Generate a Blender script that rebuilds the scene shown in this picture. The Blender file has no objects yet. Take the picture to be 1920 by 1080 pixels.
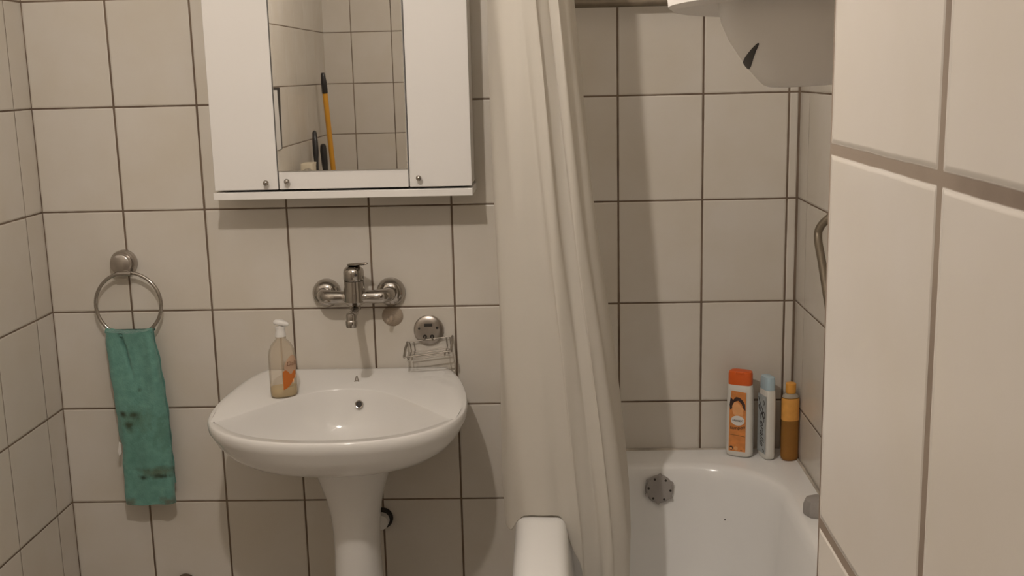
import bpy, bmesh, math, random
from mathutils import Vector, Matrix
from math import sin, cos, pi, radians as rad

random.seed(4)
S = bpy.context.scene
COL = S.collection

# ------------------------------------------------------------------ camera
cam_data = bpy.data.cameras.new('camera')
cam = bpy.data.objects.new('camera', cam_data)
COL.objects.link(cam)
RIGHT = Vector((0.9992, 0.0311, -0.0232))
DOWN = Vector((-0.0168, -0.1920, -0.9813))
FWD = Vector((-0.0349, 0.9809, -0.1913))
cm = Matrix.Identity(4)
for i in range(3):
    cm[i][0], cm[i][1], cm[i][2] = RIGHT[i], -DOWN[i], -FWD[i]
cm[0][3], cm[1][3], cm[2][3] = 1.2353, -2.6501, 1.5572
cam.matrix_world = cm
cam_data.sensor_width = 36
cam_data.lens = 2079.8 / 1920 * 36
cam_data.clip_start = 0.02
S.camera = cam

# ------------------------------------------------------------------ world, exposure
w = bpy.data.worlds.new('world')
S.world = w
w.use_nodes = True
w.node_tree.nodes['Background'].inputs[0].default_value = (1.0, 0.84, 0.7, 1)
w.node_tree.nodes['Background'].inputs[1].default_value = 0.0
S.view_settings.view_transform = 'Standard'
S.view_settings.look = 'None'
S.view_settings.gamma = 1
S.view_settings.use_curve_mapping = False
S.view_settings.exposure = 0.0
LAMP_POS = (0.83, -1.52, 2.13)
LAMP_R = 0.024
LAMP_STRENGTH = 1450.0
LAMP_COLOR = (1.0, 0.90, 0.81)

# ------------------------------------------------------------------ materials
def new_mat(name):
    m = bpy.data.materials.new(name)
    m.use_nodes = True
    nt = m.node_tree
    return m, nt, nt.nodes['Principled BSDF']

def setin(node, **kw):
    for k, v in kw.items():
        k = k.replace('_', ' ')
        s = node.inputs[k]
        if isinstance(v, (tuple, list)) and len(v) == 3 and s.type == 'RGBA':
            v = (*v, 1)
        s.default_value = v

def mat(name, col, rough=0.4, metal=0.0, noise=0.0, nscale=8.0, bump=0.0, bscale=60.0, spec=None, **kw):
    m, nt, b = new_mat(name)
    setin(b, Base_Color=col, Roughness=rough, Metallic=metal)
    if spec is not None:
        b.inputs['Specular IOR Level'].default_value = spec
    for k, v in kw.items():
        setin(b, **{k: v})
    if noise or bump:
        tc = nt.nodes.new('ShaderNodeTexCoord')
    if noise:
        n = nt.nodes.new('ShaderNodeTexNoise')
        n.inputs['Scale'].default_value = nscale
        n.inputs['Detail'].default_value = 4
        nt.links.new(tc.outputs['Object'], n.inputs['Vector'])
        r = nt.nodes.new('ShaderNodeMapRange')
        r.inputs['From Min'].default_value = .3
        r.inputs['From Max'].default_value = .7
        r.inputs['To Min'].default_value = 1 - noise
        r.inputs['To Max'].default_value = 1 + noise * .5
        nt.links.new(n.outputs[0], r.inputs[0])
        mx = nt.nodes.new('ShaderNodeVectorMath')
        mx.operation = 'SCALE'
        mx.inputs[0].default_value = col
        nt.links.new(r.outputs[0], mx.inputs['Scale'])
        nt.links.new(mx.outputs[0], b.inputs['Base Color'])
    if bump:
        n2 = nt.nodes.new('ShaderNodeTexNoise')
        n2.inputs['Scale'].default_value = bscale
        n2.inputs['Detail'].default_value = 3
        nt.links.new(tc.outputs['Object'], n2.inputs['Vector'])
        bp = nt.nodes.new('ShaderNodeBump')
        bp.inputs['Strength'].default_value = bump
        bp.inputs['Distance'].default_value = .004
        nt.links.new(n2.outputs[0], bp.inputs['Height'])
        nt.links.new(bp.outputs[0], b.inputs['Normal'])
    return m

TH = 0.2491
def tile_mat(name, axis, off_u, off_v, gu=.0042, gv=.0038, extra=None, base=(.62, .583, .522), grout=(.20, .15, .108), tw=.2, th=TH):
    """Glazed wall tiles laid out in the plane of the wall; axis is the horizontal one."""
    m, nt, b = new_mat(name)
    N, L = nt.nodes, nt.links
    def math_(op, a, c=None, clamp=False):
        n = N.new('ShaderNodeMath'); n.operation = op; n.use_clamp = clamp
        for i, v in enumerate((a, c)):
            if v is None: continue
            if isinstance(v, (int, float)): n.inputs[i].default_value = v
            else: L.new(v, n.inputs[i])
        return n.outputs[0]
    def rng(v, a, c, d=0., e=1., smooth=True):
        n = N.new('ShaderNodeMapRange')
        n.interpolation_type = 'SMOOTHSTEP' if smooth else 'LINEAR'
        L.new(v, n.inputs[0])
        for i, q in enumerate((a, c, d, e)): n.inputs[i + 1].default_value = q
        return n.outputs[0]
    tc = N.new('ShaderNodeTexCoord'); P = tc.outputs['Object']
    wn = N.new('ShaderNodeTexNoise'); wn.inputs['Scale'].default_value = 24; wn.inputs['Detail'].default_value = 3
    L.new(P, wn.inputs['Vector'])
    wob = math_('MULTIPLY', math_('SUBTRACT', wn.outputs[0], .5), .0016)
    sx = N.new('ShaderNodeSeparateXYZ'); L.new(P, sx.inputs[0])
    U = sx.outputs['XYZ'.index(axis)]
    V = sx.outputs[1] if axis == 'X' and off_v is not None and extra == 'floor' else sx.outputs[2]
    def dist(c, off, size):
        q = math_('DIVIDE', math_('SUBTRACT', c, off), size)
        d = math_('ABSOLUTE', math_('SUBTRACT', math_('FRACT', math_('ADD', q, 40.5)), .5))
        return math_('MULTIPLY', d, size), math_('FLOOR', q)
    du, iu = dist(U, off_u, tw)
    dv, iv = dist(V, off_v, th)
    du = math_('SUBTRACT', math_('ADD', du, wob), gu / 2)
    dv = math_('SUBTRACT', math_('ADD', dv, wob), gv / 2)
    if isinstance(extra, (int, float)):
        ex = math_('SUBTRACT', math_('ABSOLUTE', math_('SUBTRACT', U, extra)), .003)
        du = math_('MINIMUM', du, math_('ADD', ex, wob))
    d = math_('SMOOTH_MIN', du, dv); d.node.inputs[2].default_value = .002
    mask = rng(d, -.0004, .0007)
    hgt = rng(d, -.0006, .0034)
    cx = N.new('ShaderNodeCombineXYZ'); L.new(iu, cx.inputs[0]); L.new(iv, cx.inputs[1])
    wh = N.new('ShaderNodeTexWhiteNoise'); wh.noise_dimensions = '3D'; L.new(cx.outputs[0], wh.inputs['Vector'])
    # cloudy beige glaze
    cn = N.new('ShaderNodeTexNoise'); cn.inputs['Scale'].default_value = 6.5; cn.inputs['Detail'].default_value = 5
    off = N.new('ShaderNodeVectorMath'); off.operation = 'MULTIPLY_ADD'
    L.new(wh.outputs['Color'], off.inputs[0]); off.inputs[1].default_value = (9, 9, 9); L.new(P, off.inputs[2])
    L.new(off.outputs[0], cn.inputs['Vector'])
    cr = N.new('ShaderNodeValToRGB')
    cr.color_ramp.elements[0].position = .3; cr.color_ramp.elements[0].color = (base[0] * .965, base[1] * .945, base[2] * .91, 1)
    cr.color_ramp.elements[1].position = .68; cr.color_ramp.elements[1].color = (base[0] * 1.02, base[1] * 1.02, base[2] * 1.03, 1)
    L.new(cn.outputs[0], cr.inputs[0])
    tv = rng(wh.outputs['Value'], 0, 1, .975, 1.02, False)
    sc = N.new('ShaderNodeVectorMath'); sc.operation = 'SCALE'
    L.new(cr.outputs[0], sc.inputs[0]); L.new(tv, sc.inputs['Scale'])
    gn = N.new('ShaderNodeTexNoise'); gn.inputs['Scale'].default_value = 5; gn.inputs['Detail'].default_value = 6
    L.new(P, gn.inputs['Vector'])
    gr = N.new('ShaderNodeValToRGB')
    gr.color_ramp.elements[0].position = .36; gr.color_ramp.elements[0].color = (grout[0] * .55, grout[1] * .5, grout[2] * .48, 1)
    gr.color_ramp.elements[1].position = .62; gr.color_ramp.elements[1].color = (*grout, 1)
    L.new(gn.outputs[0], gr.inputs[0])
    mix = N.new('ShaderNodeMix'); mix.data_type = 'RGBA'
    L.new(mask, mix.inputs[0]); L.new(gr.outputs[0], mix.inputs[6]); L.new(sc.outputs[0], mix.inputs[7])
    L.new(mix.outputs[2], b.inputs['Base Color'])
    L.new(rng(mask, 0, 1, .85, .27, False), b.inputs['Roughness'])
    b.inputs['Specular IOR Level'].default_value = .42
    # soft tile edge, faint waviness of the glaze
    n2 = N.new('ShaderNodeTexNoise'); n2.inputs['Scale'].default_value = 11; n2.inputs['Detail'].default_value = 1
    L.new(off.outputs[0], n2.inputs['Vector'])
    hh = math_('ADD', hgt, math_('MULTIPLY', n2.outputs[0], .35))
    bp = N.new('ShaderNodeBump'); bp.inputs['Strength'].default_value = .75; bp.inputs['Distance'].default_value = .0014
    L.new(hh, bp.inputs['Height']); L.new(bp.outputs[0], b.inputs['Normal'])
    return m

M = {}
M['tile_back'] = tile_mat('tile_back', 'X', 0.0, 1.745, gu=.0046, extra=1.824)
M['tile_left'] = tile_mat('tile_left', 'Y', -.086, 1.745, gu=.0016, gv=.0040)
M['tile_right'] = tile_mat('tile_right', 'Y', -.088, 1.745, gu=.0008, gv=.0036)
M['tile_rear'] = tile_mat('tile_rear', 'X', .2694, 1.5185)
M['tile_chase'] = tile_mat('tile_chase', 'Y', -2.19, 1.5185, gu=.0003)
M['tile_partition'] = tile_mat('tile_partition', 'Y', -1.94, 1.505, gu=.0070, gv=.0070, grout=(.25, .20, .155), base=(.58, .545, .50))  # same tile as elsewhere, base colour darkened to offset the close lamp's light
M['tile_floor'] = tile_mat('tile_floor', 'X', 0.1, -.1, extra='floor', base=(.50, .46, .41), tw=.3, th=.3)
M['ceiling'] = mat('ceiling_paint', (.86, .85, .82), .8, noise=.03)
M['white_lacquer'] = mat('white_lacquer', (.75, .73, .705), .16, noise=.02, nscale=3)
M['white_board'] = mat('white_board', (.77, .75, .72), .3, noise=.02)
M['porcelain'] = mat('porcelain', (.74, .725, .70), .12, noise=.015, nscale=5, spec=.55)
M['enamel'] = mat('enamel', (.84, .835, .82), .14, noise=.03, nscale=4, spec=.5)
M['chrome'] = mat('chrome', (.43, .40, .365), .13, 1.0, noise=.12, nscale=40)
M['steel'] = mat('brushed_steel', (.48, .44, .40), .28, 1.0, noise=.1, nscale=60)
M['grey_metal'] = mat('grey_metal', (.30, .27, .23), .38, .75, noise=.1, nscale=30)
M['rail_metal'] = mat('rail_metal', (.20, .165, .12), .45, .6, noise=.12, nscale=50)
M['dark'] = mat('dark_slot', (.025, .02, .016), .6, noise=.1)
M['black_plastic'] = mat('black_plastic', (.022, .02, .02), .32, noise=.1)
M['black_rubber'] = mat('black_rubber', (.02, .016, .013), .6, noise=.1)
M['brown_rubber'] = mat('brown_rubber', (.11, .075, .05), .6, noise=.15)
M['white_plastic'] = mat('white_plastic', (.72, .70, .67), .35, noise=.02)
M['grey_plastic'] = mat('grey_plastic', (.33, .305, .285), .42, noise=.15, nscale=25)
M['boiler_white'] = mat('boiler_enamel', (.74, .71, .67), .3, noise=.02)
M['orange_cap'] = mat('orange_cap', (.72, .12, .015), .4, noise=.05)
M['cream_bottle'] = mat('cream_bottle', (.70, .68, .63), .33, noise=.02)
M['label_orange'] = mat('label_orange', (.70, .26, .07), .42, noise=.22, nscale=55)
M['label_peach'] = mat('label_peach', (.80, .40, .17), .42, noise=.12, nscale=60)
M['label_dark'] = mat('label_dark', (.05, .025, .02), .5, noise=.3, nscale=90)
M['label_white'] = mat('label_white', (.74, .71, .67), .45, noise=.03)
M['label_grey'] = mat('label_grey', (.42, .45, .46), .4, noise=.2, nscale=80)
M['ink'] = mat('ink', (.035, .03, .03), .5, noise=.1)
M['ink_brown'] = mat('ink_brown', (.16, .07, .03), .5, noise=.1)
M['blue_cap'] = mat('pale_blue_cap', (.42, .55, .62), .35, noise=.04)
M['amber_cap'] = mat('amber_cap', (.78, .36, .06), .4, noise=.05)
M['amber_label'] = mat('amber_label', (.74, .36, .08), .4, noise=.1, nscale=60)
M['yellow'] = mat('yellow_handle', (.62, .30, .03), .35, noise=.06)
M['beige'] = mat('beige_plastic', (.62, .55, .42), .5, noise=.06)
M['grey_cloth'] = mat('grey_cloth', (.27, .24, .19), .9, noise=.2, nscale=60, bump=.5)
M['sealant'] = mat('sealant', (.52, .47, .40), .5, noise=.5, nscale=16)
M['mop'] = mat('mop_strands', (.45, .42, .38), .95, noise=.3, nscale=90, bump=.6)

m, nt, b = new_mat('mirror_glass'); setin(b, Base_Color=(.78, .765, .735), Metallic=1.0, Roughness=.012); M['mirror'] = m

m, nt, b = new_mat('lamp_glow')
setin(b, Base_Color=(.9, .9, .9)); b.inputs['Emission Color'].default_value = (*LAMP_COLOR, 1); b.inputs['Emission Strength'].default_value = LAMP_STRENGTH
M['glow'] = m

def clear_mat(name, tint, body=None, amount=.15, rough=.08):
    """Clear moulded plastic: tinted transparency, a milky share, glossy surface."""
    m, nt, b = new_mat(name)
    N, L = nt.nodes, nt.links
    tr = N.new('ShaderNodeBsdfTransparent'); tr.inputs[0].default_value = (*tint, 1)
    df = N.new('ShaderNodeBsdfDiffuse'); df.inputs[0].default_value = (*(body or tint), 1)
    gl = N.new('ShaderNodeBsdfGlossy'); gl.inputs['Roughness'].default_value = rough
    lw = N.new('ShaderNodeLayerWeight'); lw.inputs[0].default_value = .25
    m1 = N.new('ShaderNodeMixShader'); m1.inputs[0].default_value = amount
    L.new(tr.outputs[0], m1.inputs[1]); L.new(df.outputs[0], m1.inputs[2])
    m2 = N.new('ShaderNodeMixShader')
    sc = N.new('ShaderNodeMath'); sc.operation = 'MULTIPLY'; sc.inputs[1].default_value = .55
    L.new(lw.outputs['Fresnel'], sc.inputs[0]); L.new(sc.outputs[0], m2.inputs[0])
    L.new(m1.outputs[0], m2.inputs[1]); L.new(gl.outputs[0], m2.inputs[2])
    L.new(m2.outputs[0], N['Material Output'].inputs['Surface'])
    N.remove(b)
    return m
M['clear_plastic'] = clear_mat('clear_plastic', (.95, .915, .86), (.62, .545, .47), .13)
M['suction_plastic'] = clear_mat('suction_plastic', (.97, .93, .88), (.70, .62, .54), .20)
M['soap'] = clear_mat('liquid_soap', (.98, .90, .68), (.92, .80, .55), .62)
M['amber_plastic'] = clear_mat('amber_plastic', (.84, .55, .24), (.48, .25, .07), .50)
M['milky_plastic'] = clear_mat('milky_plastic', (.9, .85, .75), (.66, .60, .5), .5)
M['peach_print'] = clear_mat('peach_print', (.95, .75, .6), (.62, .42, .30), .55, .25)
M['orange_print'] = clear_mat('orange_print', (.8, .4, .15), (.52, .15, .035), .85, .25)

# translucent shower curtain
m, nt, b = new_mat('curtain_cloth'); N, L = nt.nodes, nt.links
setin(b, Base_Color=(.80, .765, .70), Roughness=.6); b.inputs['Specular IOR Level'].default_value = .25
tl = N.new('ShaderNodeBsdfTranslucent'); tl.inputs[0].default_value = (.80, .76, .69, 1)
ms = N.new('ShaderNodeMixShader'); ms.inputs[0].default_value = .42
L.new(b.outputs[0], ms.inputs[1]); L.new(tl.outputs[0], ms.inputs[2])
tp = N.new('ShaderNodeBsdfTransparent')
m3 = N.new('ShaderNodeMixShader'); m3.inputs[0].default_value = .05
L.new(ms.outputs[0], m3.inputs[1]); L.new(tp.outputs[0], m3.inputs[2])
L.new(m3.outputs[0], N['Material Output'].inputs['Surface'])
tc = N.new('ShaderNodeTexCoord'); nz = N.new('ShaderNodeTexNoise'); nz.inputs['Scale'].default_value = 14; nz.inputs['Detail'].default_value = 4
L.new(tc.outputs['Object'], nz.inputs['Vector'])
bp = N.new('ShaderNodeBump'); bp.inputs['Strength'].default_value = .25; bp.inputs['Distance'].default_value = .01
L.new(nz.outputs[0], bp.inputs['Height']); L.new(bp.outputs[0], b.inputs['Normal'])
M['curtain'] = m

# teal terry cloth with brown stains where they sit on the cloth
def towel_mat():
    m, nt, b = new_mat('teal_terry'); N, L = nt.nodes, nt.links
    tc = N.new('ShaderNodeTexCoord'); P = tc.outputs['Object']
    nz = N.new('ShaderNodeTexNoise'); nz.inputs['Scale'].default_value = 55; nz.inputs['Detail'].default_value = 5
    L.new(P, nz.inputs['Vector'])
    cr = N.new('ShaderNodeValToRGB')
    cr.color_ramp.elements[0].position = .3; cr.color_ramp.elements[0].color = (.115, .265, .225, 1)
    cr.color_ramp.elements[1].position = .7; cr.color_ramp.elements[1].color = (.165, .345, .292, 1)
    L.new(nz.outputs[0], cr.inputs[0])
    colsock = cr.outputs[0]
    n2 = N.new('ShaderNodeTexNoise'); n2.inputs['Scale'].default_value = 75; n2.inputs['Detail'].default_value = 3
    L.new(P, n2.inputs['Vector'])
    # x, z, radius x, radius z, strength, colour
    dirt = (.028, .03, .018)
    for (x, z, rx, rz, st, c) in [(.176, .752, .010, .010, 1.0, dirt), (.205, .748, .016, .011, .9, dirt), (.190, .724, .013, .012, .95, dirt),
                                  (.200, .735, .050, .034, .35, (.09, .12, .06)), (.143, .768, .014, .008, .55, dirt), (.222, .812, .006, .006, .5, dirt),
                                  (.250, .600, .046, .014, .75, (.10, .105, .06)), (.215, .588, .012, .006, .9, dirt), (.262, .590, .032, .006, .8, dirt),
                                  (.27, .70, .02, .05, .3, (.06, .11, .07)), (.20, .65, .06, .10, .22, (.06, .16, .12)),
                                  (.172, .521, .018, .012, .7, (.12, .09, .06)), (.272, .525, .02, .012, .7, (.13, .09, .06))]:
        s = N.new('ShaderNodeVectorMath'); s.operation = 'SUBTRACT'; L.new(P, s.inputs[0]); s.inputs[1].default_value = (x, 0, z)
        q = N.new('ShaderNodeVectorMath'); q.operation = 'MULTIPLY'; L.new(s.outputs[0], q.inputs[0]); q.inputs[1].default_value = (1 / rx, 0, 1 / rz)
        l = N.new('ShaderNodeVectorMath'); l.operation = 'LENGTH'; L.new(q.outputs[0], l.inputs[0])
        a = N.new('ShaderNodeMath'); a.operation = 'MULTIPLY_ADD'; L.new(n2.outputs[0], a.inputs[0]); a.inputs[1].default_value = 1.7; L.new(l.outputs[1], a.inputs[2])
        r = N.new('ShaderNodeMapRange'); r.interpolation_type = 'SMOOTHSTEP'; L.new(a.outputs[0], r.inputs[0])
        r.inputs[1].default_value = .9; r.inputs[2].default_value = 2.3; r.inputs[3].default_value = st; r.inputs[4].default_value = 0
        mx = N.new('ShaderNodeMix'); mx.data_type = 'RGBA'
        L.new(r.outputs[0], mx.inputs[0]); L.new(colsock, mx.inputs[6]); mx.inputs[7].default_value = (*c, 1)
        colsock = mx.outputs[2]
    L.new(colsock, b.inputs['Base Color'])
    setin(b, Roughness=.95); b.inputs['Specular IOR Level'].default_value = .1
    b.inputs['Sheen Weight'].default_value = .25
    n3 = N.new('ShaderNodeTexNoise'); n3.inputs['Scale'].default_value = 260; n3.inputs['Detail'].default_value = 2
    L.new(P, n3.inputs['Vector'])
    bp = N.new('ShaderNodeBump'); bp.inputs['Strength'].default_value = .5; bp.inputs['Distance'].default_value = .003
    L.new(n3.outputs[0], bp.inputs['Height']); L.new(bp.outputs[0], b.inputs['Normal'])
    return m
M['towel'] = towel_mat()

# ------------------------------------------------------------------ mesh helpers
def link(name, bm, material, parent=None, smooth=True, angle=40, loc=None):
    me = bpy.data.meshes.new(name)
    bmesh.ops.remove_doubles(bm, verts=bm.verts, dist=1e-6)
    bmesh.ops.recalc_face_normals(bm, faces=bm.faces)
    bm.to_mesh(me); bm.free()
    if smooth:
        for p in me.polygons: p.use_smooth = True
        try: me.set_sharp_from_angle(angle=rad(angle))
        except Exception: pass
    o = bpy.data.objects.new(name, me)
    if material is not None: me.materials.append(M[material] if isinstance(material, str) else material)
    COL.objects.link(o)
    if loc: o.location = loc
    if parent is not None: o.parent = parent
    return o

def tag(o, label, cat, group=None):
    o['label'] = label; o['category'] = cat
    if group: o['group'] = group
    return o

def thing(name, label, cat, loc=(0, 0, 0), rotz=0, group=None):
    o = bpy.data.objects.new(name, None)
    COL.objects.link(o); o.location = loc; o.rotation_euler = (0, 0, rotz); o.empty_display_size = .05
    return tag(o, label, cat, group)

def struct(name, bm, material, smooth=False):
    o = link(name, bm, material, smooth=smooth); o['kind'] = 'structure'; return o

def box(bm, a, c, bevel=0, seg=2, rot=None):
    a, c = Vector(a), Vector(c)
    ret = bmesh.ops.create_cube(bm, size=1)
    vs = ret['verts']
    d = c - a; mid = (a + c) / 2
    for v in vs: v.co = Vector((v.co.x * d.x, v.co.y * d.y, v.co.z * d.z))
    if bevel:
        es = list({e for v in vs for e in v.link_edges})
        r = bmesh.ops.bevel(bm, geom=es, offset=bevel, segments=seg, profile=.5, affect='EDGES')
        vs = list({v for f in r['faces'] for v in f.verts} | {v for v in vs if v.is_valid})
    for v in vs:
        co = v.co.copy()
        if rot is not None: co = rot @ co
        v.co = co + mid
    return vs

def loft(bm, rings, cap0=True, cap1=True, closed=True):
    R = [[bm.verts.new(p) for p in r] for r in rings]
    n = len(R[0])
    for i in range(len(R) - 1):
        for j in range(n if closed else n - 1):
            k = (j + 1) % n
            bm.faces.new((R[i][j], R[i][k], R[i + 1][k], R[i + 1][j]))
    if cap0 and closed: bm.faces.new(R[0][::-1])
    if cap1 and closed: bm.faces.new(R[-1])
    return R

def lathe(bm, prof, n=40, mtx=None, cap0=True, cap1=True):
    """prof: (radius, height) pairs about local Z."""
    rings = []
    for r, h in prof:
        ring = [Vector((r * cos(2 * pi * j / n), r * sin(2 * pi * j / n), h)) for j in range(n)]
        rings.append([mtx @ p for p in ring] if mtx is not None else ring)
    return loft(bm, rings, cap0, cap1)

def frame(origin, zdir, xhint=(1, 0, 0)):
    z = Vector(zdir).normalized(); x = Vector(xhint)
    x = (x - z * x.dot(z))
    if x.length < 1e-5: x = Vector((0, 1, 0)) - z * z.y
    x.normalize(); y = z.cross(x)
    m = Matrix.Identity(4)
    for i in range(3): m[i][0], m[i][1], m[i][2], m[i][3] = x[i], y[i], z[i], origin[i]
    return m

def cat(pts, n=8, closed=False):
    P = [Vector(p) for p in pts]; out = []; m = len(P)
    for i in range(m if closed else m - 1):
        if closed: a, b_, c, d = P[i - 1], P[i], P[(i + 1) % m], P[(i + 2) % m]
        else: a, b_, c, d = P[max(i - 1, 0)], P[i], P[i + 1], P[min(i + 2, m - 1)]
        for k in range(n):
            t = k / n
            out.append(.5 * ((2 * b_) + (c - a) * t + (2 * a - 5 * b_ + 4 * c - d) * t * t + (3 * b_ - a - 3 * c + d) * t ** 3))
    if not closed: out.append(P[-1])
    return out

def tube(bm, path, r, n=12, closed=False, caps=True):
    P = [Vector(p) for p in path]; m = len(P)
    rr = r if isinstance(r, (list, tuple)) else [r] * m
    rings = []; up = None
    for i, p in enumerate(P):
        if closed: t = P[(i + 1) % m] - P[i - 1]
        else: t = P[min(i + 1, m - 1)] - P[max(i - 1, 0)]
        t.normalize()
        if up is None:
            up = t.orthogonal().normalized()
        up = (up - t * up.dot(t)).normalized()
        s = t.cross(up)
        rings.append([p + (up * cos(2 * pi * j / n) + s * sin(2 * pi * j / n)) * rr[i] for j in range(n)])
    if closed:
        rings.append(rings[0])
        return loft(bm, rings, False, False)
    return loft(bm, rings, caps, caps)

def superring(cx, cy, z, hw, hd, n=48, e=2.6):
    out = []
    for j in range(n):
        t = 2 * pi * j / n
        c, s = cos(t), sin(t)
        out.append(Vector((cx + hw * math.copysign(abs(c) ** (2 / e), c), cy + hd * math.copysign(abs(s) ** (2 / e), s), z)))
    return out

def lerp_tab(tab, x):
    if x <= tab[0][0]: return tab[0][1]
    for (a, b_), (c, d) in zip(tab, tab[1:]):
        if x <= c:
            t = (x - a) / (c - a); return b_ + (d - b_) * t
    return tab[-1][1]

def text_obj(name, body, size, mtx, material, parent, extrude=.0003, shear=0.0, align='CENTER', bend=None, xscale=1.0):
    cu = bpy.data.curves.new(name, 'FONT'); cu.body = body; cu.size = size; cu.extrude = extrude; cu.shear = shear
    cu.align_x = align; cu.align_y = 'CENTER'; cu.resolution_u = 3
    t = bpy.data.objects.new('tmp', cu); COL.objects.link(t)
    dg = bpy.context.evaluated_depsgraph_get(); dg.update()
    me = bpy.data.meshes.new_from_object(t.evaluated_get(dg))
    bpy.data.objects.remove(t); bpy.data.curves.remove(cu)
    me.name = name
    for v in me.vertices:
        v.co.x *= xscale
        if bend: v.co.y += bend * v.co.x ** 2
        v.co = mtx @ v.co
    me.materials.clear(); me.materials.append(M[material])
    o = bpy.data.objects.new(name, me); COL.objects.link(o); o.parent = parent
    return o

# ------------------------------------------------------------------ room shell
ZC = 2.48
YR = -3.23
XR = 1.827
XP = 1.413
YP = -1.94
XCH = 0.132
bm = bmesh.new(); box(bm, (-.1, 0, -.05), (XR + .1, .1, ZC)); struct('wall_back', bm, 'tile_back')
bm = bmesh.new(); box(bm, (-.1, YR, -.05), (0, 0, ZC)); struct('wall_left', bm, 'tile_left')
bm = bmesh.new(); box(bm, (XR, YP, -.05), (XR + .1, 0, ZC)); struct('wall_right', bm, 'tile_right')
bm = bmesh.new(); box(bm, (XP, YR, -.05), (XR + .1, YP, ZC)); struct('wall_partition', bm, 'tile_partition')
bm = bmesh.new(); box(bm, (-.1, YR - .1, -.05), (XR + .1, YR, ZC)); struct('wall_rear', bm, 'tile_rear')
bm = bmesh.new(); box(bm, (0, YR, -.05), (XCH, -2.0, ZC)); struct('wall_left_rear', bm, 'tile_chase')
bm = bmesh.new(); box(bm, (-.1, YR - .1, -.05), (XR + .1, .1, 0)); struct('floor', bm, 'tile_floor')
bm = bmesh.new(); box(bm, (-.1, YR - .1, ZC), (XR + .1, .1, ZC + .05)); struct('ceiling', bm, 'ceiling')

# ------------------------------------------------------------------ ceiling lamp (above the frame)
lamp = thing('ceiling_lamp', 'white ceiling lamp with round glowing globe above the picture', 'lamp', LAMP_POS)
bm = bmesh.new(); lathe(bm, [(.02, .05), (.05, .06), (.05, ZC - LAMP_POS[2] - .02), (.075, ZC - LAMP_POS[2] - .015), (.075, ZC - LAMP_POS[2])], 32)
link('lamp_base', bm, 'white_plastic', lamp)
bm = bmesh.new(); bmesh.ops.create_uvsphere(bm, u_segments=32, v_segments=20, radius=LAMP_R)
link('lamp_globe', bm, 'glow', lamp)

# ------------------------------------------------------------------ bathtub
TX0, TX1, TZ = 1.150, XR - .001, .622
tub = thing('bathtub', 'white enamel bathtub behind the shower curtain', 'bathtub', (0, 0, 0))
def rrect(x0, x1, y0, y1, z, r, n=10):
    out = []
    for cx, cy, a0 in ((x1 - r, y1 - r, 0), (x0 + r, y1 - r, 90), (x0 + r, y0 + r, 180), (x1 - r, y0 + r, 270)):
        for k in range(n + 1):
            a = rad(a0 + 90 * k / n); out.append(Vector((cx + r * cos(a), cy + r * sin(a), z)))
    return out
bm = bmesh.new()
yE = YP + .001
rings = [rrect(TX0 + .022, TX1, yE, -.001, TZ - .045, .004), rrect(TX0 + .004, TX1, yE, -.001, TZ - .045, .004),
         rrect(TX0, TX1, yE, -.001, TZ - .040, .006), rrect(TX0 + .0025, TX1, yE, -.001, TZ - .022, .007),
         rrect(TX0 + .010, TX1, yE, -.001, TZ - .010, .008), rrect(TX0 + .022, TX1, yE, -.001, TZ - .002, .008),
         rrect(TX0 + .040, TX1, yE, -.001, TZ + .002, .008), rrect(TX0 + .060, TX1 - .006, yE, -.006, TZ + .002, .010)]
# basin of the tub
for (ins, dz) in ((0, -.0005), (.010, -.004), (.017, -.012), (.022, -.03)):
    rings.append(rrect(1.240 + ins, 1.765 - ins, -1.80 + ins, -.088 - ins, TZ + dz, .20 - ins * .5))
for t in (.25, .5, .75, .9, 1):
    k = t; zz = TZ - .03 - (.37) * (t if t < .9 else .9 + (t - .9) * .9)
    x = {.25: .010, .5: .022, .75: .042, .9: .07, 1: .12}[t]
    y = {.25: .02, .5: .045, .75: .085, .9: .12, 1: .18}[t]
    rings.append(rrect(1.262 + x, 1.743 - x, -1.778 + y * 1.5, -.110 - y, zz, .18))
loft(bm, rings, False, True)
link('tub_body', bm, 'enamel', tub, angle=60)
bm = bmesh.new(); box(bm, (TX0 + .02, yE, .0), (TX0 + .034, -.002, TZ - .043), .003)
link('apron_panel', bm, 'enamel', tub)
bpy.context.view_layer.update()
hit, hp_, hn_, _ = bpy.data.objects['tub_body'].ray_cast(Vector((1.640, -.9, .500)), Vector((0, 1, 0)))
if hit:
    bm = bmesh.new(); lathe(bm, [(0, -.002), (.0021, -.002), (.0018, .0005), (0, .0007)], 12, frame(hp_, hn_))
    link('enamel_chip', bm, 'dark', tub)['label'] = 'small dark chip in the enamel'
# overflow cap on the end wall of the tub
bm = bmesh.new()
fr = frame((1.487, -.117, .566), (0, -1, .22))
lathe(bm, [(.030, -.006), (.0335, 0), (.0335, .007), (.030, .012), (.020, .014), (.0, .0142)], 40, fr, True, False)
for k in range(6):
    a = 2 * pi * (k + .4) / 6
    c = fr @ Vector((.0325 * cos(a), .0325 * sin(a), .005))
    lathe(bm, [(.0, -.004), (.0045, -.004), (.0045, .006), (0, .006)], 10, frame(c, (0, -1, .22)))
o = link('overflow_cap', bm, 'grey_plastic', tub); o['label'] = 'grey overflow cap on the end wall of the tub'
bm = bmesh.new()
bm.free()
ocap = o
for k in range(6):
    bm = bmesh.new()
    a = 2 * pi * (k + .9) / 6
    c = fr @ Vector((.026 * cos(a), .026 * sin(a), .0132))
    lathe(bm, [(.0, -.002), (.0028, -.002), (.0028, .0006), (0, .0006)], 10, frame(c, (0, -1, .22)))
    link('overflow_hole', bm, 'dark', ocap)
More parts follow.
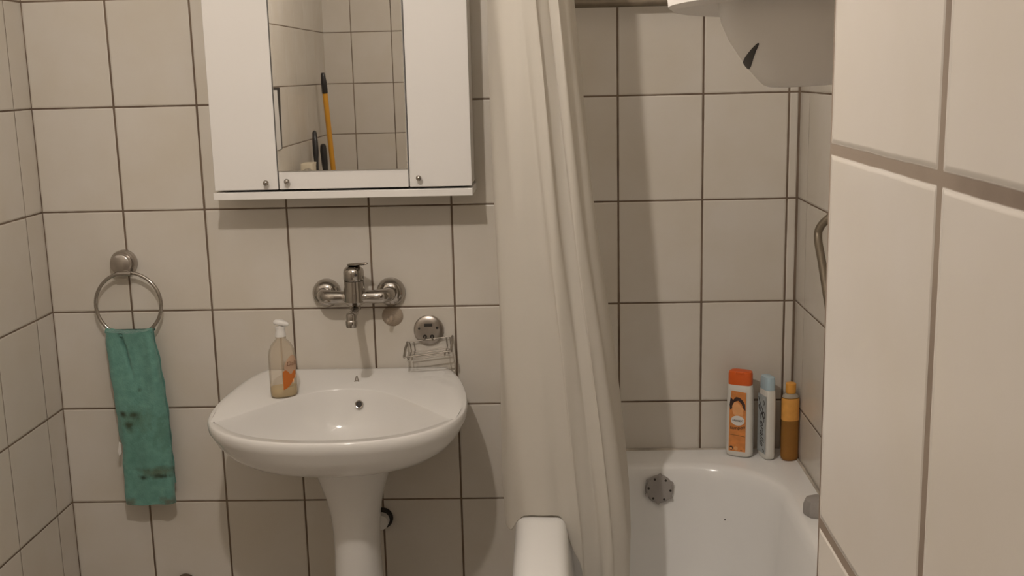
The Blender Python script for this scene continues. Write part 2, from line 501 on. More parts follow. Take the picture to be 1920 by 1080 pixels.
# grey grip on the right rim
bm = bmesh.new()
fr = frame((1.792, -.418, TZ), (0, 0, 1))
lathe(bm, [(.026, -.001), (.030, .003), (.0315, .010), (.031, .026), (.028, .034), (.020, .038), (0, .039)], 8, fr, True, False)
bmesh.ops.bevel(bm, geom=[e for e in bm.edges if e.calc_face_angle(0) > .5], offset=.004, segments=2, affect='EDGES')
o = link('rim_knob', bm, 'grey_plastic', tub); o['label'] = 'grey faceted knob on the right tub rim'
bm = bmesh.new()
for y0, y1 in ((0, 0),):
    tube(bm, [(TX0 + .01, -.004, TZ + .001), (1.4, -.004, TZ + .002), (1.6, -.004, TZ + .001), (XR - .004, -.004, TZ + .001), (XR - .004, -.3, TZ + .001), (XR - .004, -1.2, TZ + .001), (XR - .004, YP + .01, TZ + .001)], .0042, 8)
o = link('sealant_bead', bm, 'sealant', tub); o['label'] = 'stained sealant bead where the tub meets the tiles'

# ------------------------------------------------------------------ wash basin
basin = thing('wash_basin', 'white oval pedestal wash basin standing at the tiled wall', 'sink', (0.768, -.2, 0))
BX, BT = .753, -.255
def half_w(y):
    """Half width of the rim outline at depth y (y <= 0)."""
    if y > BT:
        t = (y - BT) / .40
        return .289 * math.sqrt(max(0, 1 - t * t))
    t = min(1, (BT - y) / (.492 + BT))
    return .289 * max(0, 1 - t ** 2.25) ** (1 / 2.25)
def outline(n=120):
    """Evenly spaced outline, from back right round the front to back left, then along the wall."""
    pts = []
    m = 600
    for i in range(m + 1):
        a = pi * i / m
        # parametrise by angle so the sharp front keeps its points
        y0, yf = -.004, -.492
        s = (1 - cos(a)) / 2
        y = y0 + (yf - y0) * (1 - abs(1 - 2 * (i / m)) ** 1.0) if False else None
        pts.append(a)
    R_, L_ = [], []
    for i in range(m + 1):
        q = i / m
        y = -.004 + (-.492 + .004) * (1 - (1 - q) ** 2.2)
        h = half_w(y) if i < m else 0
        R_.append(Vector((h, y, 0))); L_.append(Vector((-h, y, 0)))
    P = R_ + L_[::-1][1:]
    back = [Vector((-half_w(-.004) + 2 * half_w(-.004) * k / 60, -.004, 0)) for k in range(1, 60)]
    P = P + back
    # resample
    d = [0]
    for i in range(len(P)): d.append(d[-1] + (P[(i + 1) % len(P)] - P[i]).length)
    out = []; j = 0
    for k in range(n):
        s = d[-1] * k / n
        while d[j + 1] < s: j += 1
        t = (s - d[j]) / max(1e-9, d[j + 1] - d[j])
        out.append(P[j].lerp(P[(j + 1) % len(P)], t))
    return out
OUT = outline(128)
def zrim(y):
    return lerp_tab([(-.50, .817), (-.3, .820), (-.14, .832), (-.06, .842), (0, .846)], y)
def scaled(s, z=None, dz=0, cy=-.225, sy=None):
    sy = s if sy is None else sy
    return [Vector((BX + p.x * s, cy + (p.y - cy) * sy, (zrim(p.y) + dz) if z is None else z)) for p in OUT]
bm = bmesh.new()
rings = []
# underside from the neck up to the rim
for s, z in ((.25, .694), (.36, .695), (.50, .699), (.64, .708), (.77, .723), (.87, .743), (.94, .767), (.975, .787)):
    ring = scaled(s, z)
    # keep the back against the wall
    rings.append([Vector((p.x, min(p.y, -.004), p.z)) for p in ring])
rings.append([Vector((p.x, min(p.y, -.004), p.z)) for p in scaled(.995, None, -.022)])
rings.append(scaled(1.0, None, -.010))
rings.append(scaled(.996, None, -.003))
rings.append(scaled(.986, None, 0))
def bowl_outline():
    P = []
    for p in OUT:
        x = p.x * .925; y = -.245 + (p.y + .245) * .90
        a = abs(x) / .26 - .30
        dyb = -.130 - .30 * (.5 * (a + math.sqrt(a * a + .02))) ** 1.05
        P.append(Vector((x, min(y, dyb))))
    for it in range(14):
        P = [(P[i - 1] + P[i] * 2 + P[(i + 1) % len(P)]) / 4 for i in range(len(P))]
    return P
BOWL = bowl_outline()
def bowl_ring(f, z, shrink=0):
    """f 0 = rim outline of the bowl, 1 = drain."""
    out = []
    for p in BOWL:
        c = Vector((0, -.255))
        q = p.lerp(c, f)
        out.append(Vector((BX + q.x, q.y, z if z is not None else zrim(q.y) - .001)))
    return out
rings.append(scaled(.965, None, -.0015))
rings.append(bowl_ring(-.012, None))
b0 = bowl_ring(0, None)
rings.append([p - Vector((0, 0, .003)) for p in b0])
for f, dz in ((.03, .016), (.07, .040), (.14, .068), (.28, .092), (.5, .108), (.75, .116), (.92, .118)):
    rr = bowl_ring(f, None)
    rings.append([Vector((p.x, p.y, .820 - dz)) for p in rr])
loft(bm, rings, True, True)
for v in bm.verts: v.co -= Vector((.768, -.2, 0))
link('basin_bowl', bm, 'porcelain', basin, angle=75)
# pedestal
bm = bmesh.new()
rings = []
for z, hw, hd in ((0, .098, .10), (.03, .097, .10), (.06, .090, .094), (.12, .079, .085), (.2, .070, .078), (.3, .062, .072), (.38, .056, .068),
                  (.46, .0525, .066), (.51, .0535, .067), (.56, .058, .070), (.60, .066, .077), (.64, .079, .087), (.675, .091, .095), (.70, .104, .108)):
    rings.append(superring(.002, -.01, z, hw, hd, 56, 2.3))
loft(bm, rings)
link('pedestal', bm, 'porcelain', basin, angle=60)
# overflow and chain clip
def basin_part(name, material, build, label=None):
    bm = bmesh.new(); build(bm)
    for v in bm.verts: v.co -= Vector((.768, -.2, 0))
    o = link(name, bm, material, basin)
    if label: o['label'] = label
    return o
OVR = frame((.779, -.1465, .795), (0, -1, .42))
def bld(bm):
    tube(bm, [OVR @ Vector((.0082 * cos(a), .0082 * sin(a), .002)) for a in [2 * pi * k / 32 for k in range(32)]], .0018, 8, True)
basin_part('overflow_ring', 'chrome', bld, 'small chrome overflow ring in the bowl')
def bld(bm): lathe(bm, [(0, -.004), (.0075, -.004), (.0075, .0012), (0, .0014)], 24, OVR)
basin_part('overflow_hole', 'dark', bld)
def bld(bm):
    for sx in (-1, 1):
        tube(bm, [(.766 + sx * .0052, -.094, .8345), (.766 + sx * .002, -.090, .8445), (.766 + sx * .0012, -.088, .848)], .0013, 8)
    tube(bm, [(.762, -.092, .838), (.770, -.092, .838)], .0012, 8)
    box(bm, (.7605, -.097, .832), (.7715, -.091, .8352), .001)
basin_part('chain_clip', 'grey_metal', bld, 'small grey chain clip on the basin deck')

# ------------------------------------------------------------------ drain pipe behind the pedestal and outlet low on the wall
dp = thing('drain_pipe', 'white drain pipe with black rubber ring in the wall behind the pedestal', 'pipe', (.797, 0, .450))
bm = bmesh.new(); lathe(bm, [(0, 0), (.020, 0), (.020, .014), (.019, .03), (.019, .034), (0, .034)], 32, frame((0, 0, 0), (0, -1, 0)))
link('pipe', bm, 'white_plastic', dp)
bm = bmesh.new(); lathe(bm, [(.019, 0), (.0275, 0), (.0275, .006), (.0245, .012), (.0195, .013)], 32, frame((0, 0, 0), (0, -1, 0)), False, False)
link('rubber_ring', bm, 'black_rubber', dp)
wo = thing('wall_outlet', 'small round brown-rimmed outlet low on the tiled wall left of the pedestal', 'pipe outlet', (.278, 0, .277))
bm = bmesh.new(); lathe(bm, [(.019, 0), (.0245, 0), (.0245, .012), (.022, .016), (.019, .016)], 32, frame((0, 0, 0), (0, -1, 0)), False, False)
link('rim', bm, 'brown_rubber', wo)
bm = bmesh.new(); lathe(bm, [(0, 0), (.0195, 0), (.0195, .011), (.017, .013), (0, .013)], 32, frame((0, 0, 0), (0, -1, 0)))
link('outlet_cap', bm, 'beige', wo)

# ------------------------------------------------------------------ mirror cabinet
CY = -.14
cab = thing('mirror_cabinet', 'white glossy bathroom cabinet with centre mirror hung above the basin', 'cabinet', (.765, 0, 1.275))
def cab_part(name, a, c, material, bevel=.0015, parent=None, label=None):
    bm = bmesh.new()
    o_ = Vector((.765, 0, 1.275))
    box(bm, Vector(a) - o_, Vector(c) - o_, bevel)
    o = link(name, bm, material, parent or cab, smooth=False)
    if label: o['label'] = label
    return o
ZT = 1.90
cab_part('carcass', (.470, -.122, 1.305), (1.058, -.001, ZT), 'white_board')
cab_part('bottom_shelf', (.4675, -.142, 1.2835), (1.0620, -.001, 1.3005), 'white_board')
dl = cab_part('door', (.4715, CY, 1.3055), (.6175, -.1235, ZT - .002), 'white_lacquer')
dc = cab_part('door', (.6205, CY, 1.3055), (.9165, -.1235, ZT - .002), 'white_lacquer', label='centre door carrying the mirror')
dr = cab_part('door', (.9195, CY, 1.3055), (1.0605, -.1235, ZT - .002), 'white_lacquer')
cab_part('mirror', (.6210, CY - .004, 1.347), (.9160, CY - .0002, ZT - .01), 'mirror', .0008, dc, 'silver mirror pane')
for d, (x, z) in ((dl, (.5935, 1.3225)), (dc, (.6415, 1.3245)), (dr, (.9415, 1.3265))):
    bm = bmesh.new()
    lathe(bm, [(.0032, 0), (.0030, .006), (.0040, .009), (.0062, .012), (.0066, .015), (.0058, .0185), (.0035, .0205), (0, .021)], 24,
          frame(Vector((x, CY, z)) - Vector((.765, 0, 1.275)), (0, -1, 0)), True, False)
    link('knob', bm, 'chrome', d)['label'] = 'small chrome knob'

# ------------------------------------------------------------------ wall mixer tap
tap = thing('basin_tap', 'chrome wall-mounted mixer tap above the basin', 'tap', (.767, 0, 1.038))
bm = bmesh.new()
for sx in (-1, 1):
    x = .0785 * sx
    lathe(bm, [(.0335, 0), (.0345, .006), (.0335, .018), (.029, .030), (.021, .039), (.012, .043), (0, .044)], 40, frame((x, 0, 0), (0, -1, 0)), True, False)
link('escutcheons', bm, 'chrome', tap)
bpy.data.objects.remove(tap.children[-1])
for sx in (-1, 1):
    bm = bmesh.new()
    x = .0785 * sx
    lathe(bm, [(.0335, 0), (.0350, .005), (.0345, .014), (.031, .024), (.024, .031), (.016, .034), (0, .035)], 40, frame((x, 0, 0), (0, -1, 0)), True, False)
    link('escutcheon', bm, 'chrome', tap)
bm = bmesh.new()
path = cat([(-.0785, -.028, .001), (-.0765, -.050, .001), (-.062, -.064, 0), (-.03, -.067, 0), (0, -.067, 0), (.03, -.067, 0), (.062, -.064, 0), (.0765, -.050, .001), (.0785, -.028, .001)], 6)
rr = [.0142 + .003 * min(1, abs(p.x) / .07) if abs(p.x) > .02 else .0175 for p in path]
tube(bm, path, rr, 24)
lathe(bm, [(.0195, -.018), (.0265, -.010), (.0265, .012), (.0248, .026), (.0240, .040), (.0225, .0405)], 32, frame((0, -.067, 0), (0, 0, 1)), True, True)
link('body', bm, 'chrome', tap)
bm = bmesh.new()
cap = [(.0235, .041), (.0246, .044), (.0246, .060), (.0232, .0675), (.0170, .0735), (.0, .0755)]
lathe(bm, cap, 32, frame((0, -.067, 0), (.0, .0, 1)), True, False)
head = link('lever_cap', bm, 'chrome', tap)
bm = bmesh.new()
lathe(bm, [(0, 0), (.0033, 0), (.0033, .0022), (0, .0025)], 16, frame((.009, -.0898, .057), (.37, -1, .0)))
link('index_mark', bm, 'ink', head)
bm = bmesh.new()
rot = Matrix.Rotation(rad(-2), 3, 'Y') @ Matrix.Rotation(rad(-11.5), 3, 'X') @ Matrix.Rotation(rad(48), 3, 'Z')
out = []
for j in range(40):
    a = 2 * pi * j / 40
    px_, py_ = .0165 * cos(a), .0165 * sin(a)
    if sin(a) < 0: py_ = .052 * sin(a); px_ = (.0165 * (1 - .45 * abs(sin(a)) ** 1.6)) * cos(a)
    out.append(Vector((px_, py_, 0)))
rings = [[rot @ (p * s + Vector((0, 0, h))) + Vector((.002, -.068, .0785)) for p in out] for s, h in ((.86, -.0032), (1, -.0016), (1, .0012), (.9, .0028))]
loft(bm, rings)
link('lever', bm, 'chrome', tap, angle=60)
bm = bmesh.new()
lathe(bm, [(.0115, -.016), (.0135, -.019), (.0135, -.030), (.0115, -.032), (.0, -.033)], 24, frame((0, -.067, 0), (0, 0, 1)), False, False)
sp = cat([(0, -.066, -.024), (.002, -.085, -.030), (.006, -.12, -.028), (.013, -.18, -.018), (.020, -.228, -.010), (.0215, -.240, -.0105), (.022, -.246, -.015)], 5)
tube(bm, sp, .0095, 20)
fr = frame((.0215, -.240, -.001), (0, -.10, -1))
lathe(bm, [(.0, 0), (.008, .0005), (.0112, .003), (.0125, .010), (.0118, .017), (.0132, .019), (.0132, .026), (.0115, .0335), (.0085, .034), (.0080, .030), (0, .030)], 24, fr, False, False)
link('spout', bm, 'chrome', tap)

# ------------------------------------------------------------------ clear suction hook
hk = thing('suction_hook', 'clear plastic suction hook on the tile just below the tap', 'hook', (.846, 0, .976))
bm = bmesh.new()
lathe(bm, [(.0255, 0), (.0260, .0015), (.022, .006), (.014, .011), (.0085, .014), (.0085, .022), (.0065, .025), (0, .0255)], 32, frame((0, 0, 0), (0, -1, 0)), True, False)
link('suction_cup', bm, 'suction_plastic', hk)
bm = bmesh.new()
tube(bm, cat([(0, -.019, .004), (-.002, -.023, -.008), (-.004, -.031, -.012), (-.006, -.040, -.006), (-.006, -.042, .002)], 5), [.0042] * 21, 10)
link('hook_arm', bm, 'suction_plastic', hk)

# ------------------------------------------------------------------ wire soap dish
sd = thing('soap_dish', 'chrome wire soap dish hanging from a round plate on the wall', 'soap dish', (.934, 0, .940))
bm = bmesh.new()
lathe(bm, [(.0365, 0), (.0372, .003), (.0365, .008), (.033, .011), (.020, .0125), (0, .013)], 48, frame((0, 0, 0), (0, -1, 0)), True, False)
plate = link('wall_plate', bm, 'steel', sd)
bm = bmesh.new()
for x, z, r in ((-.0225, .0055, .0026), (.0215, .0065, .0033), (-.0088, -.0150, .0052), (.0088, -.0150, .0052)):
    bm = bmesh.new(); lathe(bm, [(0, .010), (r, .010), (r, .0135), (0, .0135)], 16, frame((x, 0, z), (0, -1, 0)))
    link('hole', bm, 'dark', plate)
bm = bmesh.new(); box(bm, (-.010, -.0138, .010), (.010, -.012, .0175), .0006)
link('slot', bm, 'dark', plate)
bm = bmesh.new()
tilt = Matrix.Rotation(rad(7.0), 4, 'Y').inverted()
def W(x, y, z): return tilt @ Vector((x, y, z))
Zt, Zb, Zf = -.022, -.046, -.040
def wire(pts, r=.0013, n=8, closed=False): tube(bm, [W(*p) for p in pts], r, n, closed)
wire(cat([(-.056, -.012, Zt), (.056, -.012, Zt)], 2))
wire(cat([(-.057, -.090, Zf), (.057, -.090, Zf)], 2), .0017)
for sx in (-1, 1):
    wire([(sx * .056, -.012, Zt), (sx * .0575, -.05, (Zt + Zf) / 2 + .002), (sx * .057, -.090, Zf)], .0030)
    wire([(sx * .05, -.014, Zt), (sx * .049, -.018, Zb), (sx * .049, -.084, Zb - .004), (sx * .05, -.089, Zf)], .0013)
for y in (-.020, -.036, -.052, -.068, -.084): wire([(-.052, y, Zb - .004 * (-y / .09)), (.052, y, Zb - .004 * (-y / .09))], .0014)
for x in (-.04, .04): wire([(x, -.012, Zt), (x, -.014, Zb), (x, -.088, Zb - .004), (x, -.09, Zf)], .0012)
for sx in (-1, 1):
    tube(bm, cat([(sx * .0088, -.010, -.0135), (sx * .0092, -.017, -.0175), (sx * .011, -.014, -.024), W(sx * .016, -.012, Zt)], 5), .0016, 8)
link('wire_basket', bm, 'grey_metal', sd)

# ------------------------------------------------------------------ liquid soap bottle
sb = thing('soap_bottle', 'clear pump bottle of liquid soap with orange print on the basin', 'bottle', (.611, -.180, .8287), rad(28))
def oval(hw, hd, z, n=40, e=2.3): return superring(0, 0, z, hw, hd, n, e)
def bottle(bm, prof, n=40, e=2.3, caps=True): return loft(bm, [oval(a, b_, z, n, e) for a, b_, z in prof], caps, caps)
BODY = [(.027, .017, 0), (.0305, .0195, .003), (.0315, .0205, .012), (.0315, .0205, .060), (.0312, .0203, .088), (.029, .0195, .100), (.0235, .017, .111), (.016, .0135, .119), (.0115, .0115, .123), (.0115, .0115, .130)]
bm = bmesh.new(); bottle(bm, BODY); link('bottle_body', bm, 'clear_plastic', sb, angle=50)
bm = bmesh.new(); bottle(bm, [(.026, .016, .0015), (.0290, .0182, .004), (.0298, .0190, .012), (.0298, .0190, .0215)]); link('liquid', bm, 'soap', sb, angle=50)
bm = bmesh.new(); tube(bm, [(0, 0, .006), (0, 0, .128)], .0022, 10); link('dip_tube', bm, 'clear_plastic', sb)
bm = bmesh.new()
lathe(bm, [(.0125, .1285), (.0128, .130), (.0115, .138), (.0105, .142), (.012, .147), (.0125, .149), (.006, .1495), (.0048, .150), (.0048, .154)], 32)
cap = link('pump_collar', bm, 'white_plastic', sb)
bm = bmesh.new()
hp = []
for j in range(48):
    a = 2 * pi * j / 48
    x, y = .0155 * cos(a), .0098 * sin(a)
    if cos(a) > .0: x = .022 * cos(a) ** .85; y = .0098 * sin(a) * (1 - .35 * cos(a))
    hp.append(Vector((x, y, 0)))
def head_ring(s, h): return [Vector((p.x * s, p.y * s, h - max(0, p.x - .006) * .22)) for p in hp]
rh = Matrix.Rotation(rad(-35), 3, 'Z')
loft(bm, [[rh @ p for p in head_ring(s, h)] for s, h in ((.5, .1525), (.93, .1545), (1, .157), (.96, .1605), (.7, .1635), (.3, .1645))])
link('pump_head', bm, 'white_plastic', sb, angle=60)
def on_oval(hw, hd, ang, z, e=2.3, off=.0006):
    c, s = cos(ang), sin(ang)
    return Vector(((hw + off) * math.copysign(abs(c) ** (2 / e), c), (hd + off) * math.copysign(abs(s) ** (2 / e), s), z))
def print_patch(bm, outline_fn, a0, a1, nz, na, hw, hd, off):
    """Patch wrapped on the oval body: outline_fn(t) gives the z range at angle fraction t."""
    rows = []
    for i in range(na + 1):
        t = i / na; z0, z1 = outline_fn(t); ang = a0 + (a1 - a0) * t
        rows.append([on_oval(hw, hd, ang, z0 + (z1 - z0) * k / nz, off=off) for k in range(nz + 1)])
    Rv = [[bm.verts.new(p) for p in r] for r in rows]
    for i in range(na):
        for k in range(nz): bm.faces.new((Rv[i][k], Rv[i + 1][k], Rv[i + 1][k + 1], Rv[i][k + 1]))
bm = bmesh.new()
print_patch(bm, lambda t: (.058 - .010 * sin(pi * t), .066 + .024 * max(.02, sin(pi * t)) ** .6), rad(-92), rad(-22), 10, 18, .0315, .0205, .0007)
link('label_print', bm, 'peach_print', sb)
bm = bmesh.new()
print_patch(bm, lambda t: (.018 + .030 * t ** 1.4, .056 - .004 * t + .004 * sin(3 * pi * t)), rad(-98), rad(-40), 10, 18, .0315, .0205, .0009)
op = link('fruit_print', bm, 'orange_print', sb)
bm = bmesh.new()
print_patch(bm, lambda t: (.030 + .004 * abs(2 * t - 1), .036 + .004 * sin(pi * t)), rad(-62), rad(-55), 4, 6, .0315, .0205, .0013)
print_patch(bm, lambda t: (.040, .047), rad(-48), rad(-42), 4, 6, .0315, .0205, .0013)
link('blossom_print', bm, 'label_peach', op)
def wrap_text(name, body, size, ang, z, hw, hd, material, parent, off=.001, shear=.2, e=2.3):
    o = text_obj(name, body, size, Matrix.Identity(4), material, parent, .0, shear)
    for v in o.data.vertices:
        x, y = v.co.x, v.co.y
        r = (hw + hd) / 2
        p = on_oval(hw, hd, ang + x / r, z + y, e, off); v.co = p
    return o
wrap_text('lettering', 'Dalin', .013, rad(-56), .072, .0315, .0205, 'ink_brown', sb, .0011)

sb.scale = (1, 1, 1.11)
# ------------------------------------------------------------------ towel ring and towel
RC = Vector((.208, -.040, 1.023))
tr = thing('towel_ring', 'chrome towel ring with round mount on the left part of the wall', 'towel ring', (.194, 0, 1.121))
o_ = Vector((.194, 0, 1.121))
bm = bmesh.new()
lathe(bm, [(.0305, 0), (.032, .003), (.032, .015), (.031, .018), (.0295, .0195), (0, .021)], 48, frame((0, 0, 0), (0, -1, 0)), True, False)
lathe(bm, [(.0245, .021), (.0255, .022), (.0255, .032), (.0245, .035), (.0225, .0365), (0, .0375)], 40, frame((.0, 0, 0), (0, -1, 0)), True, False)
link('wall_mount', bm, 'steel', tr)
bm = bmesh.new()
tube(bm, [(.010 - .017, -.040, -.0215), (.010 + .017, -.040, -.0215)], .0060, 14)
link('hinge_sleeve', bm, 'chrome', tr)
bm = bmesh.new()
RR = .0805
pts = []
for k in range(96):
    a = 2 * pi * k / 96
    x = RR * cos(a); z = RR * sin(a)
    z *= .975
    pts.append(RC + Vector((x, .004 * (z / RR) - .004 * 0, z)) - o_)
tube(bm, pts, .0044, 14, True)
link('ring', bm, 'chrome', tr)

# towel: folded strip of cloth passed through the ring, both ends hanging
tw = thing('towel', 'worn teal hand towel with brown stains hanging through the towel ring', 'towel', (0, 0, 0))
def towel_sheet(front):
    bm = bmesh.new()
    nu, nv = 40, 90
    rows = []
    zr = RC.z - RR
    for i in range(nv + 1):
        v = i / nv
        z = zr + .020 - v * (.447 if front else .40)
        lx = lerp_tab([(0, .150), (.06, .1475), (.2, .150), (.36, .153), (.55, .156), (.62, .158), (.66, .162), (.8, .160), (1, .1605)], v)
        rx = lerp_tab([(0, .264), (.06, .2655), (.2, .273), (.36, .279), (.55, .284), (.75, .2845), (.9, .286), (1, .286)], v)
        row_f, row_b = [], []
        for j in range(nu + 1):
            u = j / nu
            x = lx + (rx - lx) * u + (.0012 * sin(v * 37 + 1.3) if j in (0, nu) else 0)
            # hangs in the curve of the ring at the top
            top = max(0, 1 - v / .10)
            zz = z - .007 * top * sin(pi * u) + .004 * (1 - top) * sin(u * 5 + v * 3) * .3
            edge = min(u, 1 - u)
            body = .012 * min(1, edge / .12) ** .5
            # rolled fold left of the middle
            crease = math.exp(-((u - (.33 + .50 * v)) / .028) ** 2) * max(0, 1 - v / .30) * min(1, v / .03) * .022
            lump = .0035 * sin(u * 7 + 1.0) * sin(v * 6 + .6) + .002 * sin(u * 13 + v * 9)
            band = .0025 * math.exp(-((v - .80) / .010) ** 2)
            yc = -.040 - .006 * top
            if front:
                yf = yc - .004 - body - lump - .006 * v + crease + band
                yb = yc - .0035 - .002 * v
            else:
                yf = yc + .0035 + .001
                yb = yc + .0035 + body * .7 + .002 * sin(u * 6 + v * 8)
            row_f.append(Vector((x, yf, zz))); row_b.append(Vector((x, yb, zz)))
        rows.append(row_f + row_b[::-1])
    loft(bm, rows, True, True)
    return bm
bm = towel_sheet(True); link('front_fall', bm, 'towel', tw, angle=80)
bm = towel_sheet(False)
link('rear_fall', bm, 'towel', tw, angle=80)
bm = bmesh.new()
rows = []
for i in range(15):
    a = pi * i / 14
    row = []
    for j in range(33):
        u = j / 32; x = .1495 + (.2645 - .1495) * u
        zc = RC.z - math.sqrt(max(1e-6, RR ** 2 - (x - RC.x) ** 2))
        r_ = .0105
        row.append(Vector((x, -.042 - .0125 * cos(a), max(zc, RC.z - RR + .001) * .45 + (RC.z - RR + .005) * .55 + r_ * sin(a))))
    rows.append(row)
loft(bm, rows, closed=False)
fold = link('top_fold', bm, 'towel', tw, angle=80)
sm = fold.modifiers.new('thickness', 'SOLIDIFY'); sm.thickness = .004; sm.offset = 0
bm = bmesh.new()
v0 = [(.1555, -.046, .676), (.1560, -.050, .672), (.1505, -.049, .652), (.1535, -.048, .640), (.1595, -.047, .648), (.160, -.047, .672)]
loft(bm, [[Vector(p) for p in v0], [Vector(p) + Vector((0, .0012, 0)) for p in v0]])
link('care_tag', bm, 'label_white', tw, smooth=False)['label'] = 'small pale tag at the left edge'

# ------------------------------------------------------------------ shower curtain and its rod
rod = thing('curtain_rod', 'metal shower curtain rod above the tub edge, higher than the picture', 'curtain rod', (1.2, 0, 2.03))
bm = bmesh.new(); tube(bm, [(0, -.001, 0), (0, YP * 1.0 - .0, 0)], .011, 16); link('rod', bm, 'chrome', rod)
for y, n in ((-.001, (0, -1, 0)),):
    bm = bmesh.new(); lathe(bm, [(.026, 0), (.026, .006), (.014, .012), (0, .012)], 24, frame((0, y, 0), n)); link('rod_flange', bm, 'chrome', rod)
cur = thing('shower_curtain', 'white cloth shower curtain bunched at the wall end of the tub', 'curtain', (0, 0, 0))
PLAN = [(.0, -.350), (.04, -.40), (.16, -.432), (.30, -.444), (.44, -.452), (.53, -.470), (.575, -.478), (.63, -.466), (.70, -.456), (.76, -.462), (.80, -.468), (.84, -.455), (.90, -.432), (.96, -.400),
        (1.0, -.345), (.97, -.300), (.82, -.30), (.62, -.345), (.45, -.31), (.25, -.33), (.10, -.29), (.22, -.255), (.50, -.275), (.78, -.262), (.90, -.25)]
plan = cat([(a, b_, 0) for a, b_ in PLAN], 8)
XLt = [(.4, 1.136), (.57, 1.131), (.70, 1.1255), (.94, 1.1235), (1.2, 1.1235), (1.45, 1.121), (1.70, 1.119), (2.05, 1.14)]
XRt = [(.35, 1.400), (.56, 1.402), (.67, 1.396), (.80, 1.384), (1.0, 1.362), (1.2, 1.336), (1.45, 1.312), (1.70, 1.288), (2.05, 1.262)]
def hem(x):
    return lerp_tab([(1.12, .600), (1.132, .578), (1.140, .575), (1.147, .596), (1.156, .609), (1.170, .6225), (1.190, .6280), (1.225, .6280), (1.243, .6245), (1.256, .613), (1.285, .52), (1.31, .40), (1.42, .36)], x)
bm = bmesh.new()
NZ = 90
ZTOP = 2.012
cols = []
for i, p in enumerate(plan):
    s, y = p.x, p.y
    # column base position for its hem
    xh = None
    for it in range(12):
        z = (xh if xh else .6)
        x = lerp_tab(XLt, z) + s * (lerp_tab(XRt, z) - lerp_tab(XLt, z)); xh = .5 * hem(x) + .5 * z
    zb = xh
    col = []
    for k in range(NZ + 1):
        t = k / NZ; z = ZTOP + (zb - ZTOP) * t
        x = lerp_tab(XLt, z) + s * (lerp_tab(XRt, z) - lerp_tab(XLt, z))
        amp = 1.32 - .60 * t
        yy = -.36 + (y + .36) * (amp + .12 * sin(3.1 * t + s * 4)) + .010 * sin(s * 9 + t * 2.2) * t
        # a soft dent pattern in the left panel
        yy += .006 * sin(t * 9 + s * 5) * math.exp(-((s - .25) / .2) ** 2)
        # top gathers towards the rod
        g = max(0, (z - 1.75) / .27) ** 2
        x += (1.2 - x) * .55 * g; yy += 0
        x += .0035 * sin(z * 7 + i * .35)
        col.append(Vector((x, yy, z)))
    cols.append(col)
loft(bm, cols, closed=False)
cc = link('curtain_sheet', bm, 'curtain', cur, angle=180)
sm = cc.modifiers.new('thickness', 'SOLIDIFY'); sm.thickness = .0009
ss = cc.modifiers.new('smooth', 'SUBSURF'); ss.levels = 1; ss.render_levels = 1
for k, y in enumerate((-.27, -.33, -.39, -.45)):
    bm = bmesh.new()
    tube(bm, [(1.2 + .0145 * cos(a), y, 2.027 + .0145 * sin(a)) for a in [2 * pi * q / 24 for q in range(24)]], .0016, 8, True)
    link('curtain_ring', bm, 'white_plastic', cur)

# ------------------------------------------------------------------ horizontal rail on the back wall
rl = thing('wall_rail', 'dark metal rail along the top of the tiled wall behind the tub', 'rail', (1.3, 0, 1.706))
bm = bmesh.new(); tube(bm, [(-.10, -.045, 0), (.50, -.045, 0)], .0105, 18); link('bar', bm, 'rail_metal', rl)
for x in (-.07, .47):
    bm = bmesh.new(); lathe(bm, [(.019, 0), (.019, .005), (.008, .009), (.008, .04), (0, .04)], 20, frame((x, 0, 0), (0, -1, 0))); link('bracket', bm, 'rail_metal', rl)

# ------------------------------------------------------------------ water boiler on the right wall
BXH = 1.578
bo = thing('water_heater', 'white round water boiler hung above the tub, seen from below', 'water heater', (BXH, -1.65, 1.606))
RB = .236
bm = bmesh.new()
lathe(bm, [(0, .008), (.18, .007), (RB - .02, .004), (RB - .006, .0005), (RB - .001, .004), (RB, .012), (RB, .68), (RB - .02, .73), (RB - .08, .765), (0, .78)], 80, None, False, False)
link('tank', bm, 'boiler_white', bo, angle=35)
CAPP = [(-.068, .146), (-.066, .150), (-.062, .154), (-.055, .160), (-.04, .171), (-.025, .181), (-.01, .188), (.010, .192)]
def tiltz(x, h): return h + .09 * (x + .15) * max(0, -h) / .068
bm = bmesh.new()
lathe(bm, [(r, h) for h, r in CAPP[::-1]] + [(0, -.069)], 72, None, True, False)
for v in bm.verts: v.co.z = tiltz(v.co.x, v.co.z)
capo = link('bottom_cover', bm, 'boiler_white', bo, angle=50)
bm = bmesh.new()
# crescent recess at the cover's left front
ring_f, ring_b = [], []
def cover_pt(ang, h, off):
    r = lerp_tab(CAPP, h)
    x = (r + off) * cos(ang)
    return Vector((x, (r + off) * sin(ang), tiltz(x, h)))
top, bot = [], []
for k in range(17):
    t = k / 16
    ang = rad(164 + 35 * t)
    hc = -.047 + .017 * t ** 1.8 - .003 * sin(pi * t)
    w_ = .0034 * sin(pi * min(1, t * .9 + .08)) ** .8
    top.append((ang, hc + w_)); bot.append((ang, hc - w_))
sec = []
for (a, h1), (_, h0) in zip(top, bot):
    hm = (h0 + h1) / 2
    sec.append([cover_pt(a, h0, -.003), cover_pt(a, h1, -.003), cover_pt(a, h1, .0010), cover_pt(a, hm, .0012), cover_pt(a, h0, .0010)])
loft(bm, sec)
link('cable_slot', bm, 'dark', capo, smooth=False)['label'] = 'dark crescent slot in the bottom cover'
for z in (.12, .5):
    bm = bmesh.new(); box(bm, (.10, -.06, z), (XR - BXH - .001, .06, z + .04), .004)
    link('wall_bracket', bm, 'grey_metal', bo)

